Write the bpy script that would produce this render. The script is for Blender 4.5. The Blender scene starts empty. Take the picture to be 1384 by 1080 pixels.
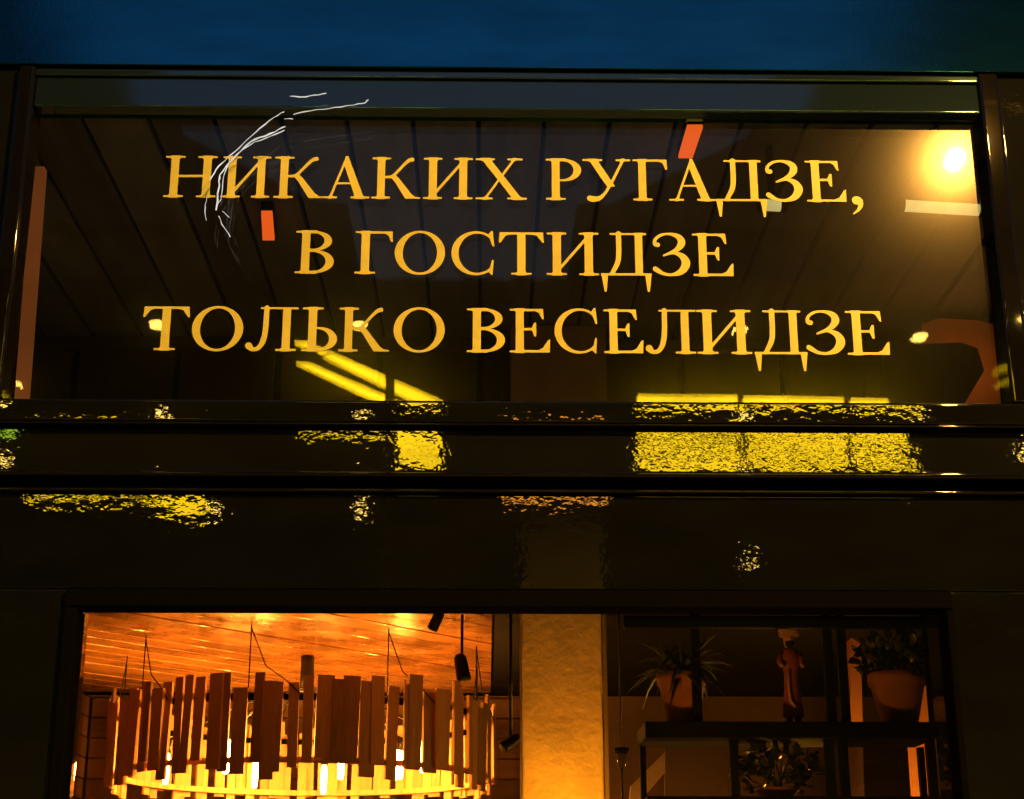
import bpy, bmesh, math, random
import numpy as np
from mathutils import Vector, Matrix
random.seed(7)
SC = bpy.context.scene
COL = SC.collection
R = math.radians
# ------------------------------------------------------------------ camera, sky, exposure
EYE = Vector((0.0, -4.07, 1.6))
PITCH, YAW, FPX = R(18.5), R(-0.9), 2145.0
cam = bpy.data.cameras.new("camera")
cam.sensor_width = 36.0
cam.lens = 36.0 * FPX / 1384.0
cam.clip_start, cam.clip_end = 0.05, 500.0
camo = bpy.data.objects.new("camera", cam)
camo.location = EYE
camo.rotation_euler = (R(90) + PITCH, 0, YAW)
COL.objects.link(camo)
SC.camera = camo

world = bpy.data.worlds.new("World")
SC.world = world
world.use_nodes = True
wn = world.node_tree
wn.nodes.clear()
sky = wn.nodes.new("ShaderNodeTexSky")
sky.sky_type = 'NISHITA'
sky.sun_disc = False
sky.sun_elevation = R(2.0)
sky.sun_rotation = R(180)
sky.ozone_density = 2.6
bg = wn.nodes.new("ShaderNodeBackground")
bg.inputs["Strength"].default_value = 0.15
wo = wn.nodes.new("ShaderNodeOutputWorld")
wn.links.new(sky.outputs[0], bg.inputs[0])
wn.links.new(bg.outputs[0], wo.inputs[0])

SC.render.engine = 'CYCLES'
SC.view_settings.view_transform = 'Standard'
SC.view_settings.look = 'None'
SC.view_settings.exposure = 0.0
SC.view_settings.gamma = 1.0
SC.view_settings.use_curve_mapping = False
SC.cycles.use_denoising = True
SC.cycles.denoiser = 'OPENIMAGEDENOISE'
SC.cycles.max_bounces = 10
SC.cycles.transparent_max_bounces = 16
SC.cycles.sample_clamp_indirect = 6.0
SC.cycles.caustics_reflective = False
SC.cycles.caustics_refractive = False

LAMP_L = 15500.0        # street lamp globe
YELLOW_L = 26.0        # yellow light panels of the arcade
BULB_L = 450.0          # chandelier bulbs

# ------------------------------------------------------------------ measuring helpers
def ray(px, py):
    u, v = (px - 692) / FPX, (540 - py) / FPX
    dx, dy, dz = u, math.cos(PITCH) - v * math.sin(PITCH), math.sin(PITCH) + v * math.cos(PITCH)
    c, s = math.cos(YAW), math.sin(YAW)
    return Vector((dx * c - dy * s, dx * s + dy * c, dz))
def P(px, py, Y):                      # point at depth Y behind the shop front
    d = ray(px, py); t = (Y - EYE.y) / d.y
    return EYE + d * t
def H(px, py, z):                      # point on a level plane of height z
    d = ray(px, py); t = (z - EYE.z) / d.z
    return EYE + d * t
GY = 0.04                              # face of the window glass
def M(px, py, z):                      # street-side place that the glass mirrors at this spot
    p = H(px, py, z)
    return Vector((p.x, 2 * GY - p.y, z))
def zf(py, Y=0.0): return P(692, py, Y).z

# ------------------------------------------------------------------ materials
def mat(name):
    m = bpy.data.materials.new(name); m.use_nodes = True
    nt = m.node_tree; nt.nodes.clear()
    out = nt.nodes.new("ShaderNodeOutputMaterial")
    return m, nt, out
def N(nt, t, **kw):
    n = nt.nodes.new(t)
    for k, v in kw.items():
        if k in n.inputs: n.inputs[k].default_value = v
        else: setattr(n, k, v)
    return n
def principled(name, col, rough=0.5, metal=0.0, var=0.0, scale=(8, 8, 8), bump=0.0, bscale=(60, 60, 60), bdist=0.001, spec=0.5, detail=4, objspace=False, rvar=0.0):
    m, nt, out = mat(name)
    b = N(nt, "ShaderNodeBsdfPrincipled", Roughness=rough, Metallic=metal)
    b.inputs["Base Color"].default_value = (*col, 1)
    b.inputs["Specular IOR Level"].default_value = spec
    nt.links.new(b.outputs[0], out.inputs[0])
    if objspace:
        g = N(nt, "ShaderNodeTexCoord"); src = g.outputs["Object"]
    else:
        g = N(nt, "ShaderNodeNewGeometry"); src = g.outputs["Position"]
    if var or rvar:
        mp = N(nt, "ShaderNodeMapping"); mp.inputs["Scale"].default_value = scale
        nt.links.new(src, mp.inputs[0])
        no = N(nt, "ShaderNodeTexNoise", Scale=1.0, Detail=detail, Roughness=0.6)
        nt.links.new(mp.outputs[0], no.inputs["Vector"])
        oi = N(nt, "ShaderNodeObjectInfo")
        ad = N(nt, "ShaderNodeMath", operation='MULTIPLY_ADD'); ad.inputs[1].default_value = 0.35; 
        nt.links.new(oi.outputs["Random"], ad.inputs[0]); nt.links.new(no.outputs[0], ad.inputs[2])
        cr = N(nt, "ShaderNodeValToRGB")
        cr.color_ramp.elements[0].position = 0.35; cr.color_ramp.elements[1].position = 0.95
        cr.color_ramp.elements[0].color = (*[c * (1 - var) for c in col], 1)
        cr.color_ramp.elements[1].color = (*[min(1, c * (1 + var)) for c in col], 1)
        nt.links.new(ad.outputs[0], cr.inputs[0])
        if var: nt.links.new(cr.outputs[0], b.inputs["Base Color"])
        if rvar:
            mr = N(nt, "ShaderNodeMapRange")
            mr.inputs[1].default_value = 0.35; mr.inputs[2].default_value = 0.7
            mr.inputs[3].default_value = max(0.02, rough - rvar); mr.inputs[4].default_value = rough + rvar
            nt.links.new(no.outputs[0], mr.inputs[0]); nt.links.new(mr.outputs[0], b.inputs["Roughness"])
    if bump:
        mp = N(nt, "ShaderNodeMapping"); mp.inputs["Scale"].default_value = bscale
        nt.links.new(src, mp.inputs[0])
        no = N(nt, "ShaderNodeTexNoise", Scale=1.0, Detail=2.0, Roughness=0.5)
        nt.links.new(mp.outputs[0], no.inputs["Vector"])
        bp = N(nt, "ShaderNodeBump", Strength=bump, Distance=bdist)
        nt.links.new(no.outputs[0], bp.inputs["Height"])
        nt.links.new(bp.outputs[0], b.inputs["Normal"])
    return m
def emit(name, col, strength, var=0.0, scale=(6, 6, 6)):
    m, nt, out = mat(name)
    e = N(nt, "ShaderNodeEmission", Strength=strength)
    e.inputs[0].default_value = (*col, 1)
    if var:
        g = N(nt, "ShaderNodeNewGeometry"); mp = N(nt, "ShaderNodeMapping"); mp.inputs["Scale"].default_value = scale
        no = N(nt, "ShaderNodeTexNoise", Scale=1.0, Detail=3.0)
        mr = N(nt, "ShaderNodeMapRange"); mr.inputs[3].default_value = strength * (1 - var); mr.inputs[4].default_value = strength * (1 + var)
        nt.links.new(g.outputs["Position"], mp.inputs[0]); nt.links.new(mp.outputs[0], no.inputs["Vector"])
        nt.links.new(no.outputs[0], mr.inputs[0]); nt.links.new(mr.outputs[0], e.inputs[1])
    nt.links.new(e.outputs[0], out.inputs[0])
    return m
def glass(name, haze=0.1, near=0.0, hrough=0.25, k=1.0, tint=(1, 1, 1)):
    """clear pane: straight transmission, a mirror film on the outer face, a little smudge scatter in the film"""
    m, nt, out = mat(name)
    tr = N(nt, "ShaderNodeBsdfTransparent"); tr.inputs[0].default_value = (*tint, 1)
    gl = N(nt, "ShaderNodeBsdfGlossy", Roughness=0.015)
    gh = N(nt, "ShaderNodeBsdfGlossy", Roughness=hrough)
    gn = N(nt, "ShaderNodeBsdfGlossy", Roughness=0.14)
    g1 = N(nt, "ShaderNodeMixShader"); g1.inputs[0].default_value = near
    nt.links.new(gl.outputs[0], g1.inputs[1]); nt.links.new(gn.outputs[0], g1.inputs[2])
    gx = N(nt, "ShaderNodeMixShader"); gx.inputs[0].default_value = haze
    nt.links.new(g1.outputs[0], gx.inputs[1]); nt.links.new(gh.outputs[0], gx.inputs[2])
    fr = N(nt, "ShaderNodeFresnel", IOR=1.5)
    ge = N(nt, "ShaderNodeNewGeometry")
    inv = N(nt, "ShaderNodeMath", operation='SUBTRACT'); inv.inputs[0].default_value = 1.0
    nt.links.new(ge.outputs["Backfacing"], inv.inputs[1])
    mu = N(nt, "ShaderNodeMath", operation='MULTIPLY'); nt.links.new(fr.outputs[0], mu.inputs[0]); nt.links.new(inv.outputs[0], mu.inputs[1])
    mk = N(nt, "ShaderNodeMath", operation='MULTIPLY'); mk.inputs[1].default_value = k; nt.links.new(mu.outputs[0], mk.inputs[0])
    mx = N(nt, "ShaderNodeMixShader")
    nt.links.new(mk.outputs[0], mx.inputs[0]); nt.links.new(tr.outputs[0], mx.inputs[1]); nt.links.new(gx.outputs[0], mx.inputs[2])
    nt.links.new(mx.outputs[0], out.inputs[0])
    return m

PAINT = principled("black_gloss_paint", (0.007, 0.0085, 0.0085), rough=0.02, bump=0.7, bscale=(32, 32, 46), bdist=0.00025, var=0.3, scale=(3, 3, 9))
TRIM = principled("black_trim_paint", (0.006, 0.006, 0.005), rough=0.03, bump=0.4, bscale=(20, 20, 20), bdist=0.0001, spec=0.4)
FRAME = principled("black_frame_paint", (0.005, 0.005, 0.0045), rough=0.5, spec=0.0)
FASCIA = principled("blue_grey_sheet_metal", (0.05, 0.37, 0.56), rough=0.10, metal=1.0, var=0.25, scale=(2.5, 2.5, 9), bump=0.5, bscale=(600, 600, 3.0), bdist=0.0002)
HEAD = principled("dark_blue_rail_paint", (0.06, 0.12, 0.17), metal=0.85, rough=0.06, bump=0.3, bscale=(12, 12, 30), bdist=0.0002)
GOLD = principled("gold_vinyl", (0.87, 0.85, 0.21), rough=0.42, var=0.10, scale=(14, 14, 30))
GLASS = glass("window_glass", haze=0.010, near=0.22, hrough=0.30)
GLASS_IN = glass("inner_window_glass", haze=0.02, hrough=0.2, k=0.8)
BOARD = principled("dark_brown_board", (0.125, 0.135, 0.15), rough=0.55, var=0.55, scale=(7, 1.2, 7), bump=0.4, bscale=(40, 5, 40), bdist=0.002)
WALLB = principled("brown_wall_panel", (0.062, 0.046, 0.036), rough=0.6, var=0.4, scale=(6, 6, 2), bump=0.4, bscale=(40, 40, 5), bdist=0.002)
BLACK = principled("matt_black", (0.006, 0.006, 0.006), rough=0.7, spec=0.1)
DARKMETAL = principled("black_metal", (0.012, 0.011, 0.010), rough=0.38, metal=0.3)
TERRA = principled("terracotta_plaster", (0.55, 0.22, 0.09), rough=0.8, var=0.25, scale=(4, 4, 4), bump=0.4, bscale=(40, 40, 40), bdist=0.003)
PLASTER = principled("rough_yellow_plaster", (0.60, 0.43, 0.24), rough=0.85, var=0.35, scale=(9, 9, 6), bump=1.0, bscale=(48, 48, 48), bdist=0.0045, detail=8)
PLANK = principled("varnished_plank", (0.44, 0.19, 0.05), rough=0.2, var=0.55, scale=(4, 4, 4), bump=0.5, bscale=(5, 5, 5), bdist=0.006, rvar=0.1)
PLANKW = principled("dark_wall_plank", (0.13, 0.07, 0.035), rough=0.5, var=0.5, scale=(1.5, 1.5, 25), bump=0.4, bscale=(4, 4, 80), bdist=0.002)
SLAT = principled("raw_wood_slat", (0.36, 0.19, 0.07), rough=0.6, var=0.6, scale=(30, 30, 2.5), bump=0.3, bscale=(120, 120, 8), bdist=0.001, objspace=True)
CLAY = principled("clay_pot", (0.42, 0.17, 0.07), rough=0.8, var=0.3, scale=(18, 18, 18), bump=0.3, bscale=(120, 120, 120), bdist=0.001)
SOIL = principled("potting_soil", (0.03, 0.02, 0.014), rough=0.95, bump=0.8, bscale=(150, 150, 150), bdist=0.004)
LEAF = principled("dull_green_leaf", (0.05, 0.07, 0.025), rough=0.5, var=0.4, scale=(25, 25, 25))
LEAFD = principled("dark_green_leaf", (0.025, 0.04, 0.018), rough=0.35, var=0.4, scale=(25, 25, 25))
BACKW = principled("ochre_back_wall", (0.16, 0.095, 0.045), rough=0.85, var=0.35, scale=(3, 3, 3), bump=0.5, bscale=(30, 30, 30), bdist=0.004)
FLOOR = principled("wood_floor", (0.34, 0.37, 0.42), rough=0.5, var=0.4, scale=(2, 9, 2))
ASPHALT = principled("asphalt", (0.05, 0.05, 0.05), rough=0.8, var=0.3, scale=(30, 30, 30), bump=0.5, bscale=(200, 200, 200), bdist=0.004)
PAVE = principled("pavement_slab", (0.22, 0.21, 0.2), rough=0.8, var=0.25, scale=(4, 4, 4))
RENDERW = principled("grey_render", (0.22, 0.20, 0.17), rough=0.9, var=0.2, scale=(2, 2, 2))
ROOF = principled("grey_roof", (0.10, 0.10, 0.10), rough=0.7)
SOFFIT = principled("dark_soffit", (0.014, 0.014, 0.014), rough=0.9, spec=0.1)
E_LAMP = emit("sodium_lamp", (1.0, 0.45, 0.065), LAMP_L)
E_YEL = emit("yellow_light_panel", (1.0, 0.62, 0.008), YELLOW_L, var=0.5, scale=(1.6, 1.6, 1.6))
E_ORG = emit("orange_light_panel", (1.0, 0.35, 0.03), 20.0)
E_DOWN = emit("downlight", (1.0, 0.64, 0.11), 55.0)
E_BULB = emit("warm_bulb", (1.0, 0.37, 0.04), BULB_L)
E_STREAK = emit("white_reflection_streak", (1.0, 0.95, 0.85), 0.8, var=0.6, scale=(30, 30, 30))
E_STRIP = emit("orange_reflection_strip", (1.0, 0.26, 0.05), 0.11, var=0.5, scale=(2, 2, 3))
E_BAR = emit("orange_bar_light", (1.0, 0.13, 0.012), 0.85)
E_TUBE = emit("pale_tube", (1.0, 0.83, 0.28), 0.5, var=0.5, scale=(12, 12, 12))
E_YEL_IN = emit("yellow_channel_light", (1.0, 0.7, 0.004), 0.75, var=0.3, scale=(9, 9, 9))

ROUNDED = (PAINT, TRIM, HEAD, FRAME)
# ------------------------------------------------------------------ object helpers
def link(name, me, m=None, parent=None, kind=None):
    o = bpy.data.objects.new(name, me); COL.objects.link(o)
    if m is not None and me is not None and not me.materials: me.materials.append(m)
    if parent is not None: adopt(o, parent)
    if kind: o["kind"] = kind
    return o
def world_loc(o):
    v = Vector(o.location)
    while o.parent is not None:
        o = o.parent; v = v + o.location
    return v
def adopt(o, parent):                  # parents carry translation only
    o.parent = parent; o.location = Vector(o.location) - world_loc(parent)
def tag(o, label=None, cat=None, group=None, kind=None):
    if label: o["label"] = label
    if cat: o["category"] = cat
    if group: o["group"] = group
    if kind: o["kind"] = kind
    return o
def empty(name, loc, label=None, cat=None, group=None):
    o = bpy.data.objects.new(name, None); o.empty_display_size = 0.1
    o.location = loc; COL.objects.link(o)
    return tag(o, label, cat, group)
def to_mesh(name, bm, smooth=False):
    bmesh.ops.recalc_face_normals(bm, faces=bm.faces)
    me = bpy.data.meshes.new(name); bm.to_mesh(me); bm.free()
    if smooth:
        for p in me.polygons: p.use_smooth = True
    return me
def add_box(bm, x0, x1, y0, y1, z0, z1, bev=0.0, seg=2):
    vs = [bm.verts.new(c) for c in ((x0, y0, z0), (x1, y0, z0), (x1, y1, z0), (x0, y1, z0), (x0, y0, z1), (x1, y0, z1), (x1, y1, z1), (x0, y1, z1))]
    fs = [bm.faces.new([vs[i] for i in q]) for q in ((0, 3, 2, 1), (4, 5, 6, 7), (0, 1, 5, 4), (1, 2, 6, 5), (2, 3, 7, 6), (3, 0, 4, 7))]
    if bev:
        es = list({e for f in fs for e in f.edges})
        bmesh.ops.bevel(bm, geom=es, offset=bev, segments=seg, profile=0.5, affect='EDGES')
def box(name, x0, x1, y0, y1, z0, z1, m, parent=None, bev=0.0, kind=None):
    c = Vector(((x0 + x1) / 2, (y0 + y1) / 2, (z0 + z1) / 2))
    bm = bmesh.new(); soft = bev and m in ROUNDED
    add_box(bm, x0 - c.x, x1 - c.x, y0 - c.y, y1 - c.y, z0 - c.z, z1 - c.z, 0 if soft else bev)
    o = bpy.data.objects.new(name, to_mesh(name, bm, bool(soft))); o.data.materials.append(m); o.location = c
    if soft:
        md = o.modifiers.new("rounding", 'BEVEL'); md.width = bev; md.segments = 4; md.harden_normals = True
    COL.objects.link(o)
    if parent is not None: adopt(o, parent)
    if kind: o["kind"] = kind
    return o
def add_tube(bm, pts, r, n=8, cap=True):
    rings = []
    pts = [Vector(p) for p in pts]
    rr = r if isinstance(r, (list, tuple)) else [r] * len(pts)
    for i, p in enumerate(pts):
        d = (pts[min(i + 1, len(pts) - 1)] - pts[max(i - 1, 0)]).normalized()
        a = d.orthogonal().normalized() if i == 0 else (prev - d * prev.dot(d)).normalized()
        prev = a; b = d.cross(a)
        rings.append([bm.verts.new(p + (a * math.cos(t) + b * math.sin(t)) * rr[i]) for t in [2 * math.pi * k / n for k in range(n)]])
    for A, B in zip(rings, rings[1:]):
        for k in range(n): bm.faces.new((A[k], A[(k + 1) % n], B[(k + 1) % n], B[k]))
    if cap: bm.faces.new(rings[0][::-1]); bm.faces.new(rings[-1])
def tube(name, pts, r, m, parent=None, n=8):
    c = Vector(pts[0]); bm = bmesh.new(); add_tube(bm, [Vector(p) - c for p in pts], r, n)
    o = link(name, to_mesh(name, bm, True), m); o.location = c
    if parent is not None: adopt(o, parent)
    return o
def lathe_mesh(name, prof, n=24, closed=False):
    bm = bmesh.new(); rings = []
    for r, z in prof:
        if r < 1e-6: rings.append([bm.verts.new((0, 0, z))])
        else: rings.append([bm.verts.new((r * math.cos(2 * math.pi * k / n), r * math.sin(2 * math.pi * k / n), z)) for k in range(n)])
    for A, B in zip(rings, rings[1:]):
        for k in range(n):
            a, b = A[k % len(A)], A[(k + 1) % len(A)]; c, d = B[(k + 1) % len(B)], B[k % len(B)]
            f = [v for i, v in enumerate((a, b, c, d)) if v not in (a, b, c, d)[:i]]
            if len(f) > 2: bm.faces.new(f)
    return to_mesh(name, bm, True)
def lathe(name, prof, loc, m, parent=None, n=24):
    o = link(name, lathe_mesh(name, prof, n), m); o.location = loc
    if parent is not None: adopt(o, parent)
    return o
def prism(name, pts, depth_vec, m, parent=None, bev=0.0):   # polygon extruded by depth_vec
    c = Vector(pts[0]); bm = bmesh.new()
    A = [bm.verts.new(Vector(p) - c) for p in pts]; B = [bm.verts.new(Vector(p) - c + Vector(depth_vec)) for p in pts]
    bm.faces.new(A); bm.faces.new(B[::-1])
    n = len(A)
    for k in range(n): bm.faces.new((A[k], B[k], B[(k + 1) % n], A[(k + 1) % n]))
    if bev: bmesh.ops.bevel(bm, geom=list(bm.edges), offset=bev, segments=2, profile=0.5, affect='EDGES')
    o = link(name, to_mesh(name, bm), m); o.location = c
    if parent is not None: adopt(o, parent)
    return o

# ------------------------------------------------------------------ street, ground
XL, XR = -4.2, 4.4
box("ground", -60, 60, -80, 60, -0.5, 0.0, ASPHALT, kind="structure")
box("pavement", -30, 30, -3.2, -0.12, 0.0, 0.12, PAVE, kind="structure", bev=0.01)

# ------------------------------------------------------------------ shop front
front = empty("shop_front", (0, 0, 0.12), "black gloss painted wooden shop front around the lettered window and the lit window under it", "shop front")
Z = {k: zf(v) for k, v in dict(fas=97, glt=152, glb=546, s1=562, s2=577, b0=582, b1=642, m1=652, m2=662, p0=668, p1=797, fr=823).items()}
gl0, gl1 = P(36, 300, GY).x, P(1332, 300, GY).x
dl0, dl1 = P(105, 900, GY).x, P(1277, 900, GY).x
do0, do1 = P(82, 900, 0).x, P(1292, 900, 0).x
# fascia sheets with lapped joints
fa = box("fascia", XL, XR, -0.024, 0.3, Z["fas"], 5.6, FASCIA, front, bev=0.0015)
for v in fa.data.vertices:
    if v.co.y < 0: v.co.y += (v.co.z + (5.6 - Z["fas"]) / 2) * math.tan(R(7.5))
hr = box("head_rail", gl0, gl1, -0.012, 0.036, Z["glt"], Z["fas"] - 0.004, HEAD, front, bev=0.006)
for v in hr.data.vertices:
    if v.co.y < 0: v.co.y += v.co.z * math.tan(R(3))
box("head_bead", gl0, gl1, -0.022, -0.0125, Z["fas"] - 0.035, Z["fas"] - 0.015, HEAD, front, bev=0.004)
box("side_panel", XL, gl0 - 0.05, 0.0, 0.075, Z["glb"], Z["fas"] - 0.004, PAINT, front, bev=0.006)
box("side_panel", gl1 + 0.06, XR, 0.0, 0.075, Z["glb"], Z["fas"] - 0.004, PAINT, front, bev=0.006)
box("jamb", gl0 - 0.048, gl0, -0.025, 0.075, Z["glb"], Z["fas"] - 0.004, TRIM, front, bev=0.01)
box("jamb", gl1, gl1 + 0.058, -0.025, 0.075, Z["glb"], Z["fas"] - 0.004, TRIM, front, bev=0.01)
sm = box("sill_moulding", XL, XR, -0.035, 0.25, Z["s2"], Z["glb"] - 0.002, PAINT, front, bev=0.008)
for v in sm.data.vertices:
    if v.co.y < 0: v.co.y -= v.co.z * math.tan(R(1.6))
box("sill_bead", XL, XR, -0.04, 0.2, Z["s2"] - 0.008, Z["s2"] - 0.002, TRIM, front, bev=0.003)
box("transom_panel", XL, XR, -0.01, 0.25, Z["b1"], Z["s2"] - 0.010, PAINT, front, bev=0.003)
box("transom_moulding", XL, XR, -0.055, 0.25, Z["m1"], Z["b1"] - 0.002, TRIM, front, bev=0.008)
box("shadow_gap", XL, XR, 0.02, 0.25, Z["m2"], Z["m1"] - 0.002, BLACK, front)
box("panel_bead", XL, XR, -0.02, 0.25, Z["p0"], Z["m2"] - 0.002, TRIM, front, bev=0.005)
box("spandrel_panel", XL, XR, 0.0, 0.25, Z["p1"], Z["p0"] - 0.002, PAINT, front, bev=0.004)
box("side_panel", XL, do0 - 0.002, 0.0, 0.25, 0.12, Z["p1"] - 0.002, PAINT, front, bev=0.004)
box("side_panel", do1 + 0.002, XR, 0.0, 0.25, 0.12, Z["p1"] - 0.002, PAINT, front, bev=0.004)
lf = box("window_frame", do0, do1, -0.018, 0.075, Z["fr"], Z["p1"] - 0.004, FRAME, front, bev=0.005)
box("frame_stile", do0, dl0, -0.018, 0.075, 0.6, Z["fr"] - 0.002, FRAME, front, bev=0.005)
box("frame_stile", dl1, do1, -0.018, 0.075, 0.6, Z["fr"] - 0.002, FRAME, front, bev=0.005)
box("stall_riser", do0, do1, -0.018, 0.075, 0.12, 0.598, PAINT, front, bev=0.005)
box("pane", dl0, dl1, GY, GY + 0.006, 0.6, Z["fr"] - 0.002, GLASS, lf)
uw = empty("lettered_window", (0.04, GY, Z["glb"]), "wide dark upper window of two clear panes carrying the gold lettering", "window")
box("outer_pane", gl0, gl1, GY, GY + 0.006, Z["glb"], Z["glt"] + 0.07, GLASS, uw)
ip = box("inner_pane", gl0, gl1, GY + 0.022, GY + 0.028, Z["glb"] + 0.004, Z["glt"] + 0.066, GLASS_IN, uw)
ip.rotation_euler = (R(-0.04), R(0.0), R(0.02))

# ------------------------------------------------------------------ lettering (serif capitals drawn as distance fields, traced to outlines)
STEP = 0.0125
def grid(w):
    xs = np.arange(-0.12, w + 0.12, STEP); ys = np.arange(-0.46, 1.12, STEP)
    return np.meshgrid(xs, ys)
def smin(a, b, k=0.0):
    if k <= 0: return np.minimum(a, b)
    h = np.clip(0.5 + 0.5 * (b - a) / k, 0, 1)
    return b * (1 - h) + a * h - k * h * (1 - h)
class G:
    def __init__(s, w): s.w = w; s.X, s.Y = grid(w); s.d = np.full_like(s.X, 9.0)
    def add(s, d, k=0.0): s.d = smin(s.d, d, k); return s
    def box(s, x0, x1, y0, y1):
        cx, cy, hx, hy = (x0 + x1) / 2, (y0 + y1) / 2, (x1 - x0) / 2, (y1 - y0) / 2
        qx, qy = np.abs(s.X - cx) - hx, np.abs(s.Y - cy) - hy
        return np.hypot(np.maximum(qx, 0), np.maximum(qy, 0)) + np.minimum(np.maximum(qx, qy), 0)
    def poly(s, pts):
        v = np.array(pts, float); n = len(v)
        d = (s.X - v[0, 0]) ** 2 + (s.Y - v[0, 1]) ** 2; sg = np.ones_like(s.X)
        j = n - 1
        for i in range(n):
            e = v[j] - v[i]; wx, wy = s.X - v[i, 0], s.Y - v[i, 1]
            t = np.clip((wx * e[0] + wy * e[1]) / (e @ e), 0, 1)
            bx, by = wx - e[0] * t, wy - e[1] * t
            d = np.minimum(d, bx * bx + by * by)
            c1 = s.Y >= v[i, 1]; c2 = s.Y < v[j, 1]; c3 = e[0] * wy > e[1] * wx
            allc = (c1 & c2 & c3) | (~c1 & ~c2 & ~c3)
            sg = np.where(allc, -sg, sg); j = i
        return sg * np.sqrt(d)
    def line(s, x0, y0, x1, y1, w):     # stroke with horizontal cut ends
        h = w / 2 * math.hypot(x1 - x0, y1 - y0) / max(abs(y1 - y0), 1e-6)
        return s.poly([(x0 - h, y0), (x0 + h, y0), (x1 + h, y1), (x1 - h, y1)])
    def chain(s, pts, sub=10):          # smooth stroke of changing width: (x, y, radius)
        p = np.array(pts, float); q = []
        for i in range(len(p) - 1):
            a, b, c, e = p[max(i - 1, 0)], p[i], p[i + 1], p[min(i + 2, len(p) - 1)]
            for t in np.linspace(0, 1, sub, endpoint=False):
                q.append(0.5 * (2 * b + (c - a) * t + (2 * a - 5 * b + 4 * c - e) * t * t + (3 * b - a - 3 * c + e) * t ** 3))
        q.append(p[-1]); d = np.full_like(s.X, 9.0)
        for a, b in zip(q, q[1:]):
            e = b[:2] - a[:2]; L = max(e @ e, 1e-9)
            t = np.clip(((s.X - a[0]) * e[0] + (s.Y - a[1]) * e[1]) / L, 0, 1)
            d = np.minimum(d, np.hypot(s.X - a[0] - e[0] * t, s.Y - a[1] - e[1] * t) - (a[2] + (b[2] - a[2]) * t))
        return d
    def ell(s, cx, cy, rx, ry):
        u = np.hypot((s.X - cx) / rx, (s.Y - cy) / ry)
        g = np.hypot((s.X - cx) / rx ** 2, (s.Y - cy) / ry ** 2) + 1e-6
        return u * (u - 1) / g
    def serif(s, xc, top, l=0.235, r=0.235, k=0.055):
        y0, y1 = (0.957, 1.0) if top else (0.0, 0.043)
        return s.add(s.box(xc - l, xc + r, y0, y1), k)
    def stem(s, xc, w=0.19, top=1, bot=1, l=0.235, r=0.235):
        s.add(s.box(xc - w / 2, xc + w / 2, 0.0, 1.0))
        if top: s.serif(xc, 1, l, r)
        if bot: s.serif(xc, 0, l, r)
        return s
    def clip(s, d): s.d = np.maximum(s.d, d); return s
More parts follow.
